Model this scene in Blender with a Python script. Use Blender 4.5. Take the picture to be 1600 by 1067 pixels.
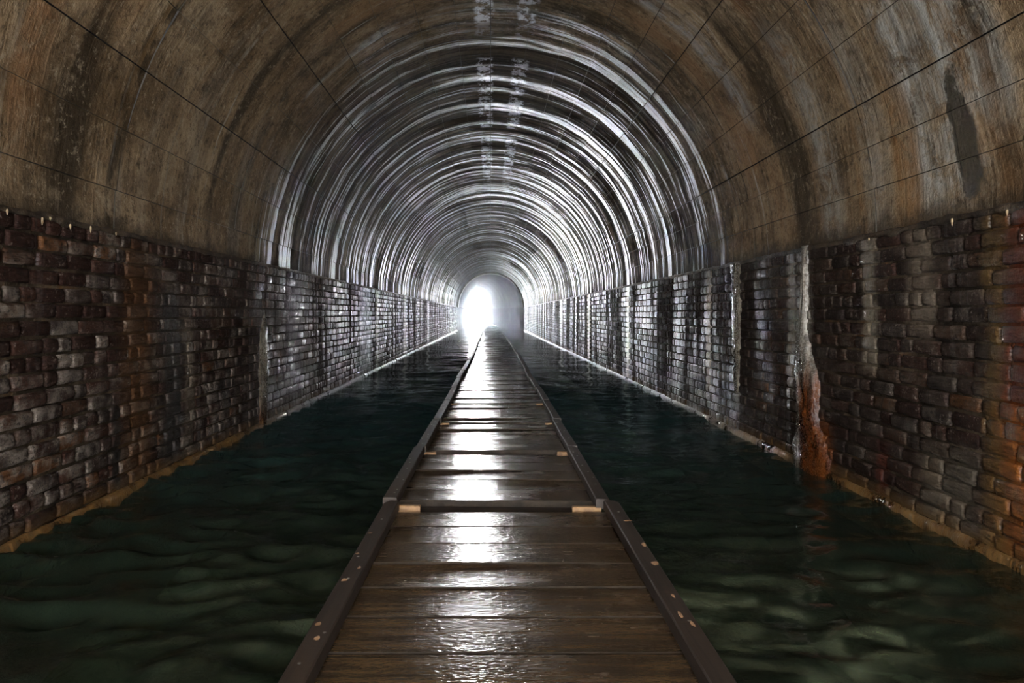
import bpy, math, random
import numpy as np
from mathutils import Vector, Matrix, noise as mnoise

random.seed(7)
rng = np.random.default_rng(7)
S = bpy.context.scene
COL = S.collection
for o in list(bpy.data.objects):
    bpy.data.objects.remove(o)

# ------------------------------------------------------------------ camera
FPX, VPX, VPY = 1150.0, 766.0, 491.0       # focal length and vanishing point in the 1600x1067 frame
cam = bpy.data.objects.new('camera', bpy.data.cameras.new('camera'))
COL.objects.link(cam)
cam.location = (0, 0, 1.0)
cam.rotation_euler = (math.pi / 2, 0, 0)
cam.data.sensor_width = 36
cam.data.lens = 36 * FPX / 1600
cam.data.shift_x = (800 - VPX) / 1600
cam.data.shift_y = -(533.5 - VPY) / 1600
cam.data.clip_start = 0.05
cam.data.clip_end = 500
S.camera = cam

# ------------------------------------------------------------------ daylight
W = bpy.data.worlds.new('overcast_sky')
S.world = W
W.use_nodes = True
bg = W.node_tree.nodes['Background']
bg.inputs[0].default_value = (0.90, 0.945, 1.0, 1)
SUN_DIR = Vector((-0.024, 1, 0.031)).normalized()
SKY, HALO = 38.0, 760.0                     # even overcast, and the broad glow of the hazy sky around the low sun
_t = W.node_tree
_tc = _t.nodes.new('ShaderNodeTexCoord')
_dot = _t.nodes.new('ShaderNodeVectorMath')
_dot.operation = 'DOT_PRODUCT'
_dot.inputs[1].default_value = SUN_DIR
_t.links.new(_tc.outputs['Generated'], _dot.inputs[0])
_prev = _dot.outputs['Value']
for _op, _v in (('MAXIMUM', 0.0), ('POWER', 10.0), ('MULTIPLY', HALO), ('ADD', SKY)):
    _m = _t.nodes.new('ShaderNodeMath')
    _m.operation = _op
    _t.links.new(_prev, _m.inputs[0])
    _m.inputs[1].default_value = _v
    _prev = _m.outputs[0]
_t.links.new(_prev, bg.inputs[1])

sun = bpy.data.objects.new('low_sun', bpy.data.lights.new('low_sun', 'SUN'))
COL.objects.link(sun)
sun.data.energy = 0.8
sun.data.angle = math.radians(2.0)
sun.data.color = (1.0, 0.97, 0.95)
sun.rotation_euler = (-SUN_DIR).to_track_quat('-Z', 'Y').to_euler()


def sky_portal(name, loc, rot, sx, sy):
    l = bpy.data.lights.new(name, 'AREA')
    l.shape = 'RECTANGLE'
    l.size, l.size_y = sx, sy
    l.cycles.is_portal = True
    o = bpy.data.objects.new(name, l)
    COL.objects.link(o)
    o.location, o.rotation_euler = loc, rot
    return o


YR = -4.5          # unseen open end behind the camera, placed to brighten the near walls
YP = 66.0          # far mouth
sky_portal('sky_portal', (0.0, YR - 0.1, 1.8), (math.pi / 2, 0, math.pi), 4.4, 3.8)
sky_portal('sky_portal', (-1.36, YP + 0.15, 1.8), (math.pi / 2, 0, 0), 1.5, 3.6)

vs = S.view_settings
vs.view_transform = 'Standard'
vs.look = 'None'
vs.exposure = 0.0
vs.gamma = 1.0
vs.use_curve_mapping = False
cy = S.cycles
cy.use_denoising = True
cy.max_bounces = 7
cy.diffuse_bounces = 3
cy.glossy_bounces = 4
cy.adaptive_threshold = 0.02
cy.transparent_max_bounces = 12
cy.volume_bounces = 1
cy.sample_clamp_indirect = 100.0
cy.caustics_reflective = True
cy.caustics_refractive = False
cy.blur_glossy = 0.05

# ------------------------------------------------------------------ node helper


class NB:
    """small node-building helper"""

    def __init__(self, name):
        self.m = bpy.data.materials.new(name)
        self.m.use_nodes = True
        self.t = self.m.node_tree
        self.t.nodes.clear()
        self.out = self.t.nodes.new('ShaderNodeOutputMaterial')
        g = self.t.nodes.new('ShaderNodeNewGeometry')
        self.pos = g.outputs['Position']
        s = self.t.nodes.new('ShaderNodeSeparateXYZ')
        self.link(self.pos, s.inputs[0])
        self.x, self.y, self.z = s.outputs

    def link(self, a, b):
        self.t.links.new(a, b)

    def put(self, sock, v):
        if v is None:
            return
        if hasattr(v, 'is_linked') or isinstance(v, bpy.types.NodeSocket):
            self.link(v, sock)
        else:
            if isinstance(v, (tuple, list)) and len(v) == 3 and sock.type == 'RGBA':
                v = (*v, 1)
            sock.default_value = v

    def math(self, op, a, b=None, c=None, clamp=False):
        n = self.t.nodes.new('ShaderNodeMath')
        n.operation = op
        n.use_clamp = clamp
        for i, v in enumerate((a, b, c)):
            self.put(n.inputs[i], v)
        return n.outputs[0]

    def mul(self, a, b): return self.math('MULTIPLY', a, b)
    def add(self, a, b): return self.math('ADD', a, b)
    def sub(self, a, b): return self.math('SUBTRACT', a, b)
    def mx(self, a, b): return self.math('MAXIMUM', a, b)
    def mn(self, a, b): return self.math('MINIMUM', a, b)

    def xyz(self, x=0.0, y=0.0, z=0.0):
        n = self.t.nodes.new('ShaderNodeCombineXYZ')
        for i, v in enumerate((x, y, z)):
            self.put(n.inputs[i], v)
        return n.outputs[0]

    def noise(self, vec, scale=1.0, detail=3.0, rough=0.55, dist=0.0, lac=2.0):
        n = self.t.nodes.new('ShaderNodeTexNoise')
        self.put(n.inputs['Vector'], vec)
        n.inputs['Scale'].default_value = scale
        n.inputs['Detail'].default_value = detail
        n.inputs['Roughness'].default_value = rough
        n.inputs['Distortion'].default_value = dist
        n.inputs['Lacunarity'].default_value = lac
        return n.outputs['Fac']

    def rng(self, v, a, b, lo=0.0, hi=1.0, smooth=True):
        n = self.t.nodes.new('ShaderNodeMapRange')
        n.interpolation_type = 'SMOOTHSTEP' if smooth else 'LINEAR'
        n.clamp = True
        self.put(n.inputs[0], v)
        for i, k in enumerate((a, b, lo, hi)):
            n.inputs[i + 1].default_value = k
        return n.outputs[0]

    def ramp(self, v, stops, interp='LINEAR'):
        n = self.t.nodes.new('ShaderNodeValToRGB')
        n.color_ramp.interpolation = interp
        e = n.color_ramp.elements
        while len(e) < len(stops):
            e.new(0.5)
        for k, (p, c) in zip(e, stops):
            k.position = p
            k.color = (*c, 1) if len(c) == 3 else c
        self.put(n.inputs[0], v)
        return n.outputs[0]

    def mix(self, f, a, b, mode='MIX'):
        n = self.t.nodes.new('ShaderNodeMix')
        n.data_type = 'RGBA'
        n.blend_type = mode
        n.clamp_factor = True
        self.put(n.inputs[0], f)
        self.put(n.inputs[6], a)
        self.put(n.inputs[7], b)
        return n.outputs[2]

    def bump(self, h, strength=0.5, dist=0.01, normal=None):
        n = self.t.nodes.new('ShaderNodeBump')
        n.inputs['Strength'].default_value = strength
        n.inputs['Distance'].default_value = dist
        self.put(n.inputs['Height'], h)
        if normal is not None:
            self.put(n.inputs['Normal'], normal)
        return n.outputs[0]

    def band(self, v, c, w, soft=0.4):
        """1 inside |v-c|<w with soft edges"""
        d = self.math('ABSOLUTE', self.sub(v, c))
        return self.rng(d, w * (1 - soft), w * (1 + soft), 1.0, 0.0)

    def principled(self, color, rough, normal=None, spec=0.5, **kw):
        n = self.t.nodes.new('ShaderNodeBsdfPrincipled')
        self.put(n.inputs['Base Color'], color)
        self.put(n.inputs['Roughness'], rough)
        self.put(n.inputs['Specular IOR Level'], spec)
        if normal is not None:
            self.put(n.inputs['Normal'], normal)
        for k, v in kw.items():
            self.put(n.inputs[k], v)
        self.link(n.outputs[0], self.out.inputs['Surface'])
        return n


CX, AX, BZ, ZS = 0.025, 2.045, 2.14, 1.43       # vault: centre, half width, rise, springing height
XL, XR = -2.02, 2.07
ZTL, ZTR = 1.44, 1.425                          # tops of the brick walls

# ------------------------------------------------------------------ materials


def mat_vault(name, tan=False):
    b = NB(name)
    th = b.math('ARCTAN2', b.sub(b.z, ZS), b.sub(b.x, CX))          # 0 right springing .. pi left springing
    Y = b.y
    wob = b.mul(b.sub(b.noise(b.xyz(b.mul(th, 2.0), b.mul(Y, 0.6), 3.0), 1.0, 3), 0.5), 0.22)
    Yw = b.add(Y, wob)
    broad = b.noise(b.xyz(b.mul(Yw, 2.2), b.mul(th, 0.45), 0.0), 1.0, 4, 0.6)
    streak = b.noise(b.xyz(b.mul(Yw, 7.0), b.mul(th, 0.8), 5.0), 1.0, 5, 0.65)
    fine = b.noise(b.xyz(b.mul(Yw, 26.0), b.mul(th, 1.6), 9.0), 1.0, 4, 0.6)
    blotch = b.noise(b.pos, 1.7, 6, 0.62, 0.4)
    grain = b.noise(b.pos, 42.0, 4, 0.6)
    pits = b.noise(b.pos, 11.0, 5, 0.7)
    low = b.rng(b.math('ABSOLUTE', b.sub(th, math.pi / 2)), 0.35, 1.35)   # 0 near the crown, 1 near the springing
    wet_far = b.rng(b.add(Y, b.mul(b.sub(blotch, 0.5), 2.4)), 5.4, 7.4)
    # colour
    col = b.ramp(blotch, [(0.28, (0.060, 0.036, 0.017)), (0.43, (0.135, 0.085, 0.044)), (0.56, (0.22, 0.148, 0.083)), (0.75, (0.30, 0.215, 0.13))])
    col = b.mix(b.rng(pits, 0.54, 0.70, 0.0, 0.7), col, (0.04, 0.026, 0.015))
    col = b.mix(b.rng(broad, 0.57, 0.72, 0.0, 0.55), col, (0.19, 0.16, 0.125))
    col = b.mix(b.rng(broad, 0.50, 0.36, 0.0, 0.85), col, (0.026, 0.018, 0.011))
    col = b.mix(b.mul(b.rng(streak, 0.50, 0.36, 0.0, 0.6), b.rng(Y, 4, 7, 0.45, 1.0)), col, (0.045, 0.034, 0.022))
    mott = b.noise(b.pos, 4.3, 5, 0.72, 0.7)
    col = b.mix(b.rng(mott, 0.50, 0.66, 0.0, 0.6), col, (0.055, 0.036, 0.020))
    col = b.mix(b.rng(mott, 0.46, 0.34, 0.0, 0.4), col, (0.30, 0.225, 0.145))
    grit = b.noise(b.pos, 24.0, 5, 0.78)
    col = b.mix(b.rng(grit, 0.53, 0.64, 0.0, 0.65), col, (0.035, 0.024, 0.014))
    col = b.mix(b.rng(grit, 0.44, 0.35, 0.0, 0.45), col, (0.34, 0.27, 0.185))
    # rust-brown warm bands
    warm = b.noise(b.xyz(b.mul(Yw, 1.5), b.mul(th, 0.9), 21.0), 1.0, 3)
    col = b.mix(b.rng(b.add(warm, b.mul(b.sub(blotch, 0.5), 0.5)), 0.58, 0.75, 0.0, 0.55), col, (0.20, 0.10, 0.04))
    # darker streaked colour along the wetter length
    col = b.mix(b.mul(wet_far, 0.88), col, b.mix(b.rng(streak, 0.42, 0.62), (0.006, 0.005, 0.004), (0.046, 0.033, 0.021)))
    # calcite runs
    cal = b.mul(b.rng(b.noise(b.xyz(b.mul(Yw, 9.0), b.mul(th, 0.35), 31.0), 1.0, 4, 0.7), 0.60, 0.68), b.rng(fine, 0.35, 0.6))
    col = b.mix(b.mul(cal, b.rng(Y, 4.5, 8.0, 0.15, 0.45)), col, (0.34, 0.34, 0.32))
    # particular runs on the near right haunch: (Y, half width, theta low, theta high, colour, strength)
    runs = [
        (3.34, 0.24, 0.06, 1.1, (0.34, 0.32, 0.28), 0.95),
        (2.95, 0.12, 0.2, 1.1, (0.30, 0.28, 0.24), 0.8),
        (3.90, 0.12, 0.02, 0.62, (0.30, 0.26, 0.21), 0.6),
        (4.06, 0.035, 0.02, 0.5, (0.20, 0.11, 0.045), 0.6),
        (4.40, 0.13, 0.0, 0.66, (0.29, 0.27, 0.235), 0.65),
        (4.75, 0.07, 0.1, 1.2, (0.05, 0.035, 0.02), 0.8),
        (5.25, 0.11, 0.5, 1.3, (0.36, 0.36, 0.36), 0.5),
        (3.62, 0.10, 0.0, 0.35, (0.24, 0.11, 0.03), 0.75),
        (3.93, 0.07, 2.3, 3.3, (0.028, 0.020, 0.012), 0.9),
        (3.90, 0.022, 2.1, 2.8, (0.22, 0.125, 0.05), 0.5),
        (3.10, 0.10, 2.3, 3.0, (0.22, 0.10, 0.04), 0.5),
        (4.85, 0.02, 2.4, 3.3, (0.32, 0.28, 0.23), 0.55),
        (5.78, 0.09, 2.0, 3.3, (0.03, 0.024, 0.018), 0.75),
    ]
    brk = b.mul(b.rng(streak, 0.33, 0.58, 0.15, 1.0), b.rng(b.noise(b.pos, 6.0, 5, 0.75, 0.5), 0.38, 0.56, 0.08, 1.0))
    for (y0, w, t0, t1, c, s) in runs:
        m = b.mul(b.band(Yw, y0, w, 0.55), b.mul(b.rng(th, t0 - 0.1, t0 + 0.05), b.rng(th, t1 - 0.15, t1 + 0.1, 1, 0)))
        m = b.mul(m, brk)
        col = b.mix(b.mul(m, s), col, c)
    # dark seep mouth high on the right haunch
    sd = b.add(b.math('POWER', b.mul(b.sub(Yw, 3.17), 1 / 0.085), 2.0), b.math('POWER', b.mul(b.sub(th, 0.16), 1 / 0.15), 2.0))
    seep = b.rng(b.add(sd, b.mul(b.sub(pits, 0.5), 2.2)), 0.7, 1.1, 1.0, 0.0)
    col = b.mix(b.mul(seep, 0.95), col, (0.022, 0.014, 0.004))
    # blotchy lime crust beside the crown joint
    X = b.x
    wx = b.add(X, b.mul(b.sub(pits, 0.5), 0.10))
    crust = b.mx(b.band(wx, -0.055, 0.075, 0.3), b.band(wx, 0.31, 0.075, 0.3))
    crust = b.mul(crust, b.mul(b.rng(b.noise(b.pos, 7.0, 6, 0.75), 0.48, 0.55), b.mul(b.rng(Y, 11.5, 16, 1, 0), b.rng(b.z, 3.2, 3.35))))
    crust = b.mul(crust, b.rng(b.noise(b.xyz(0.0, Y, 0.0), 0.8, 2), 0.40, 0.47))
    col = b.mix(b.mul(crust, 0.9), col, (0.46, 0.44, 0.47))
    # black foot above the bricks
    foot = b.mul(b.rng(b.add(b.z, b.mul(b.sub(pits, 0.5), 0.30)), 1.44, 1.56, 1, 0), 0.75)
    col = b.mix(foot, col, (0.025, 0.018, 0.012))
    # wetness
    run = b.rng(b.noise(b.xyz(b.mul(Yw, 4.2), b.mul(th, 0.4), 41.0), 1.0, 5, 0.75), 0.50, 0.60)
    wet = b.mul(wet_far, b.add(0.02, b.mul(run, 0.98)))
    wet = b.mx(wet, b.mul(b.rng(streak, 0.60, 0.70), 0.55))
    wet = b.mx(wet, b.mul(seep, 0.3))
    rough = b.sub(0.78, b.mul(wet, 0.42))
    rough = b.add(rough, b.mul(b.sub(grain, 0.5), 0.16))
    spec = b.mul(b.add(0.045, b.mul(wet, 0.5)), b.rng(Y, 12, 30, 1.0, 0.25))
    if tan:
        col = b.mix(b.rng(blotch, 0.35, 0.65), (0.16, 0.135, 0.10), (0.30, 0.27, 0.21))
        rough, spec = 0.75, 0.3
    h = b.add(b.mul(fine, 0.45), b.add(b.mul(streak, 0.6), b.add(b.mul(pits, 0.65), b.mul(grit, 0.30))))
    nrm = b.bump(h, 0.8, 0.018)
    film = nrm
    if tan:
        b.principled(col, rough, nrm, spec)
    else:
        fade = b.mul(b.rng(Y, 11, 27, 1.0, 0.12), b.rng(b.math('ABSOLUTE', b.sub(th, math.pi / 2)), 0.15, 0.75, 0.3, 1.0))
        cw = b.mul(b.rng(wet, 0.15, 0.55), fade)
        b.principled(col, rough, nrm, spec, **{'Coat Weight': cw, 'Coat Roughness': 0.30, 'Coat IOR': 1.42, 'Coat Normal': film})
    return b.m


def wall_stains_sheen(b, col, side, wet):
    """stains down the brickwork and one painted lavender sheen, by distance along the wall"""
    n1 = b.noise(b.xyz(b.mul(b.y, 2.0), b.mul(b.z, 1.3), 2.0), 1.0, 4, 0.6)
    Yw = b.add(b.y, b.mul(b.sub(n1, 0.5), 0.28))
    if side > 0:
        L = [(2.75, 0.24, 0.55, 2, (0.060, 0.011, 0.002), 0.97, 0.8), (2.75, 0.25, -1, 0.65, (0.150, 0.045, 0.006), 0.92, 0.6), (3.03, 0.06, -1, 2, (0.085, 0.048, 0.010), 0.55, 0.3),
             (4.60, 0.15, -1, 0.36, (0.15, 0.042, 0.007), 0.85, 0.3), (4.85, 0.10, 0.3, 1.45, (0.26, 0.23, 0.18), 0.55, 0.5),
             (3.88, 0.045, -1, 0.36, (0.05, 0.010, 0.005), 0.9, 0.5), (5.07, 0.07, 0.5, 1.5, (0.20, 0.165, 0.12), 0.75, 0.5), (4.02, 0.075, 0.7, 1.5, (0.18, 0.145, 0.10), 0.8, 0.4),
             (3.35, 0.2, 0.0, 0.42, (0.12, 0.098, 0.068), 0.5, 0.0), (3.55, 0.10, 0.9, 1.5, (0.20, 0.155, 0.11), 0.5, 0.1),
             (6.20, 0.07, 0.2, 1.5, (0.34, 0.31, 0.27), 0.75, 0.5), (7.0, 0.08, 0.3, 1.5, (0.3, 0.24, 0.18), 0.6, 0.4),
             (11.1, 0.12, -1, 1.5, (0.50, 0.46, 0.36), 0.9, 0.3), (15.5, 0.2, -1, 1.5, (0.45, 0.40, 0.32), 0.8, 0.3),
             (21.5, 0.3, -1, 1.5, (0.45, 0.43, 0.38), 0.7, 0.3)]
    else:
        L = [(4.22, 0.17, -1, 1.42, (0.070, 0.030, 0.009), 0.6, 0.1), (4.66, 0.12, -1, 1.2, (0.022, 0.020, 0.017), 0.85, 0.3),
             (3.98, 0.05, -1, 0.55, (0.008, 0.007, 0.006), 0.9, 0.2), (4.92, 0.09, -1, 1.0, (0.15, 0.12, 0.085), 0.5, 0.2),
             (6.55, 0.10, -1, 0.95, (0.40, 0.40, 0.42), 0.7, 0.4), (7.6, 0.3, 0.2, 1.4, (0.26, 0.24, 0.27), 0.35, 0.4),  # the lavender entry is a wet highlight put into the colour
             (12.0, 0.5, -1, 1.5, (0.42, 0.43, 0.44), 0.6, 0.4), (13.2, 0.14, -1, 1.5, (0.40, 0.38, 0.30), 0.7, 0.3),
             (17.5, 0.25, -1, 1.5, (0.45, 0.43, 0.36), 0.7, 0.3), (24.0, 0.35, -1, 1.5, (0.45, 0.44, 0.4), 0.7, 0.3)]
    sbrk = b.rng(b.noise(b.pos, 13.0, 6, 0.75, 0.8), 0.38, 0.54, 0.55, 1.0)
    for (y0, w, z0, z1, c, s, wt) in L:
        m = b.mul(b.band(Yw, y0, w, 0.5), sbrk)
        if z0 > -0.5:
            m = b.mul(m, b.rng(b.z, z0 - 0.08, z0 + 0.08))
        if z1 < 1.6:
            m = b.mul(m, b.rng(b.z, z1 - 0.12, z1 + 0.05, 1, 0))
        col = b.mix(b.mul(m, s), col, c)
        if wt:
            wet = b.mx(wet, b.mul(m, wt))
    return col, wet


def mat_brick(name, side, single):
    b = NB(name)
    if single:
        oi = b.t.nodes.new('ShaderNodeObjectInfo')
        r = oi.outputs['Random']
    else:
        a = b.t.nodes.new('ShaderNodeAttribute')
        a.attribute_name = 'rnd'
        r = a.outputs['Fac']
    col = b.ramp(r, [(0.0, (0.022, 0.010, 0.007)), (0.3, (0.034, 0.015, 0.010)), (0.5, (0.028, 0.017, 0.013)), (0.68, (0.044, 0.022, 0.013)),
                     (0.84, (0.017, 0.011, 0.009)), (0.965, (0.075, 0.031, 0.012))], 'CONSTANT')
    dust = b.noise(b.pos, 5.5, 5, 0.65, 0.5)
    area = b.noise(b.pos, 1.1, 3, 0.5)
    grain = b.noise(b.pos, 55.0, 4, 0.65)
    speck = b.noise(b.pos, 17.0, 4, 0.72)
    lime = b.mul(b.rng(b.add(b.mul(dust, 0.45), b.mul(speck, 0.55)), 0.45, 0.58), b.rng(b.add(area, b.mul(b.sub(r, 0.5), 0.35)), 0.28, 0.54))
    col = b.mix(b.mul(lime, 0.85 if side < 0 else 0.6), col, (0.165, 0.135, 0.108) if side < 0 else (0.10, 0.080, 0.060))
    if side > 0:
        col = b.mix(0.3, col, (0.008, 0.005, 0.004))
    ochre = b.noise(b.pos, 2.3, 4, 0.6)
    col = b.mix(b.rng(ochre, 0.60, 0.72, 0.0, 0.35), col, (0.085, 0.042, 0.015))
    grit = b.noise(b.pos, 34.0, 4, 0.78)
    col = b.mix(b.rng(grit, 0.52, 0.62, 0.0, 0.75), col, (0.010, 0.007, 0.006))
    col = b.mix(b.rng(grit, 0.43, 0.35, 0.0, 0.5), col, (0.16, 0.13, 0.105))
    col = b.mix(b.rng(grain, 0.55, 0.75, 0.0, 0.5), col, (0.02, 0.012, 0.009))
    wet_far = b.rng(b.add(b.y, b.mul(b.sub(area, 0.5), 2.5)), 5.2, 6.8)
    runn = b.noise(b.xyz(b.mul(b.y, 3.0), b.mul(b.z, 0.35), 3.0), 1.0, 4, 0.7)
    col_run = b.noise(b.xyz(b.mul(b.y, 1.3), b.mul(b.z, 0.12), 13.0), 1.0, 4, 0.72)
    wet = b.add(0.06, b.mul(wet_far, b.mul(b.rng(runn, 0.38, 0.60, 0.25, 0.95), b.rng(col_run, 0.45 if side > 0 else 0.41, 0.56 if side > 0 else 0.52, 0.07 if side > 0 else 0.10, 1.0))))
    wet = b.mx(wet, b.mul(b.rng(runn, 0.56, 0.68), 0.55))
    col = b.mix(b.mul(wet_far, 0.55), col, b.mix(b.rng(runn, 0.5, 0.7), (0.022, 0.017, 0.015), (0.10, 0.085, 0.075)))
    col, wet = wall_stains_sheen(b, col, side, wet)
    # tidal rim just above the water
    rim = b.rng(b.add(b.z, b.mul(b.sub(dust, 0.5), 0.12)), 0.03, 0.12, 1, 0)
    col = b.mix(b.mul(rim, 0.6), col, (0.10, 0.052, 0.015))
    rough = b.add(b.sub(0.74, b.mul(wet, 0.40)), b.mul(b.sub(grain, 0.5), 0.22))
    drip = b.noise(b.xyz(b.mul(b.y, 60.0), b.mul(b.z, 7.0), b.mul(b.x, 60.0)), 1.0, 3, 0.6)
    h = b.add(b.mul(dust, 0.8), b.add(b.mul(grain, 0.3), b.mul(drip, 0.5)))
    rr = b.math('FRACT', b.mul(r, 17.0))
    cw = b.mul(b.mul(b.rng(wet, 0.08, 0.38), b.rng(rr, 0.1, 0.9, 0.25, 1.0)), b.rng(b.y, 10, 26, 1.0, 0.17))
    bead = b.noise(b.xyz(b.mul(b.y, 16.0), b.mul(b.z, 62.0), 2.0), 1.0, 2, 0.5)
    film = b.bump(b.add(b.mul(bead, 1.0), b.add(b.mul(dust, 0.4), b.add(b.mul(drip, 0.25), b.mul(grit, 0.35)))), 0.9, 0.012)
    b.principled(col, rough, film, b.mul(b.add(0.05, b.mul(wet, 0.35)), b.rng(b.y, 12, 32, 1.0, 0.3)),
                 **{'Coat Weight': cw, 'Coat Roughness': 0.34, 'Coat IOR': 1.5, 'Coat Normal': film})
    return b.m


def mat_mortar(name, side):
    b = NB(name)
    n = b.noise(b.pos, 4.0, 5, 0.6)
    g = b.noise(b.pos, 70.0, 3)
    col = b.ramp(n, [(0.3, (0.010, 0.007, 0.005)), (0.52, (0.036, 0.025, 0.015)), (0.62, (0.075, 0.053, 0.033)), (0.75, (0.11, 0.048, 0.012))])
    wetf = b.rng(b.y, 5.2, 7.0)
    col = b.mix(b.mul(wetf, 0.75), col, (0.03, 0.024, 0.018))
    col, wet = wall_stains_sheen(b, col, side, b.mul(wetf, 0.4))
    b.principled(col, b.sub(0.8, b.mul(wet, 0.3)), b.bump(b.add(n, g), 0.7, 0.012), 0.08)
    return b.m


def mat_far_brick(name):
    b = NB(name)
    t = b.t.nodes.new('ShaderNodeTexBrick')
    b.put(t.inputs['Vector'], b.xyz(b.y, b.z, 0.0))
    t.inputs['Scale'].default_value = 1.0
    t.inputs['Brick Width'].default_value = 0.232
    t.inputs['Row Height'].default_value = 0.078
    t.inputs['Mortar Size'].default_value = 0.006
    t.inputs['Color1'].default_value = (0.055, 0.035, 0.026, 1)
    t.inputs['Color2'].default_value = (0.085, 0.058, 0.044, 1)
    t.inputs['Mortar'].default_value = (0.05, 0.04, 0.03, 1)
    n = b.noise(b.xyz(b.mul(b.y, 0.8), b.mul(b.z, 0.5), b.mul(b.x, 0.8)), 1.0, 4, 0.6)
    col = b.mix(b.rng(n, 0.52, 0.68, 0.0, 0.7), t.outputs[0], (0.22, 0.19, 0.15))
    conc = b.noise(b.pos, 0.9, 5, 0.6)
    cc = b.ramp(conc, [(0.3, (0.09, 0.08, 0.068)), (0.6, (0.20, 0.18, 0.15)), (0.8, (0.3, 0.27, 0.22))])
    col = b.mix(b.math('GREATER_THAN', b.z, ZTL), col, cc)
    col = b.mix(0.62, col, (0.012, 0.011, 0.010))
    b.principled(col, 0.92, b.bump(n, 0.4, 0.01), 0.04)
    return b.m


def mat_footing(name):
    b = NB(name)
    n = b.noise(b.pos, 6.0, 5, 0.65)
    g = b.noise(b.xyz(b.mul(b.y, 40.0), b.mul(b.z, 14.0), b.mul(b.x, 40.0)), 1.0, 3)
    col = b.ramp(n, [(0.3, (0.035, 0.020, 0.010)), (0.5, (0.13, 0.065, 0.018)), (0.62, (0.20, 0.11, 0.035)), (0.78, (0.26, 0.22, 0.16))])
    far = b.rng(b.y, 5.5, 9.0)
    col = b.mix(far, col, b.ramp(n, [(0.35, (0.10, 0.10, 0.10)), (0.6, (0.42, 0.42, 0.42))]))  # far length whitened to paint in the highlight along the wet ledge
    b.principled(col, b.rng(n, 0.3, 0.7, 0.22, 0.5), b.bump(b.add(n, b.mul(g, 0.6)), 0.8, 0.02), 0.6)
    return b.m


def mat_wood(name, base, dark, light, wet=0.8, axis='x'):
    b = NB(name)
    tc = b.t.nodes.new('ShaderNodeTexCoord')
    oi = b.t.nodes.new('ShaderNodeObjectInfo')
    s = b.t.nodes.new('ShaderNodeSeparateXYZ')
    b.link(tc.outputs['Object'], s.inputs[0])
    ox, oy, oz = s.outputs
    off = b.mul(oi.outputs['Random'], 37.0)
    if axis == 'x':
        along, across = ox, oy
    else:
        along, across = oy, ox
    gv = b.xyz(b.add(b.mul(along, 1.6), off), b.mul(across, 30.0), b.add(b.mul(oz, 30.0), off))
    gr = b.noise(gv, 1.0, 5, 0.6, 0.6)
    gf = b.noise(b.xyz(b.add(b.mul(along, 5.0), off), b.mul(across, 140.0), oz), 1.0, 3, 0.6)
    bl = b.noise(b.xyz(b.add(b.mul(along, 2.2), off), b.mul(across, 5.0), off), 1.0, 4, 0.6)
    dirt = b.noise(b.pos, 7.0, 5, 0.7)
    drops = b.noise(b.xyz(b.mul(b.x, 55.0), b.mul(b.y, 105.0), 0.0), 1.0, 3, 0.5)
    ripple = b.noise(b.xyz(b.mul(b.x, 9.0), b.mul(b.y, 34.0), 0.0), 1.0, 3, 0.55, 0.8)
    col = b.mix(b.rng(gr, 0.35, 0.66), base, dark)
    col = b.mix(b.rng(bl, 0.52, 0.75, 0.0, 0.7), col, light)
    col = b.mix(b.rng(gf, 0.55, 0.75, 0.0, 0.5), col, dark)
    col = b.mix(b.mul(oi.outputs['Random'], 0.55), col, dark)
    col = b.mix(b.rng(dirt, 0.58, 0.72, 0.0, 0.5), col, (0.012, 0.009, 0.007))
    w = b.mul(b.rng(b.add(bl, b.mul(b.sub(dirt, 0.5), 0.3)), 0.2, 0.75, 0.62, 1.0), wet)
    rough = b.add(b.sub(0.66, b.mul(w, 0.51)), b.mul(b.sub(gf, 0.5), 0.12))
    h = b.add(b.mul(gr, 0.25), b.add(b.mul(gf, 0.16), b.add(b.mul(drops, 0.75 * wet), b.mul(ripple, 0.35 * wet))))
    b.principled(col, rough, b.bump(h, 0.55, 0.0052), b.add(0.25, b.mul(w, 0.35)))
    return b.m


def mat_plain(name, c1, c2, scale, rough, spec=0.4, bump=0.6, dist=0.01, metallic=0.0):
    b = NB(name)
    n = b.noise(b.pos, scale, 5, 0.62)
    g = b.noise(b.pos, scale * 9, 3)
    b.principled(b.mix(b.rng(n, 0.35, 0.65), c1, c2), b.add(rough, b.mul(b.sub(g, 0.5), 0.15)),
                 b.bump(b.add(n, b.mul(g, 0.35)), bump, dist), spec, Metallic=metallic)
    return b.m


def mat_flow(name, white, rust, zr, yc=None):
    """flowstone: pale lime above and on its far flank, iron stained towards its foot and near flank"""
    b = NB(name)
    n = b.noise(b.xyz(b.mul(b.y, 14.0), b.mul(b.z, 2.5), b.mul(b.x, 14.0)), 1.0, 5, 0.65)
    p = b.noise(b.pos, 22.0, 5, 0.7)
    g = b.noise(b.pos, 90.0, 3)
    f = b.rng(b.add(b.z, b.mul(b.sub(n, 0.5), 0.5)), zr - 0.15, zr + 0.15, 1, 0)
    if yc is not None:
        f = b.mul(f, b.rng(b.add(b.y, b.mul(b.sub(n, 0.5), 0.12)), yc - 0.03, yc + 0.03, 1, 0))
    col = b.mix(b.rng(n, 0.38, 0.62), white, tuple(0.3 * c for c in white))
    col = b.mix(b.rng(p, 0.45, 0.65, 0.0, 0.75), col, (0.05, 0.032, 0.018))
    col = b.mix(f, col, b.mix(b.rng(b.add(b.mul(n, 0.6), b.mul(p, 0.4)), 0.42, 0.58), rust, (0.045, 0.012, 0.004)))
    b.principled(col, b.rng(g, 0.3, 0.7, 0.14, 0.34), b.bump(b.add(n, b.add(b.mul(p, 0.6), b.mul(g, 0.25))), 0.9, 0.018), 0.6)
    return b.m


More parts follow.
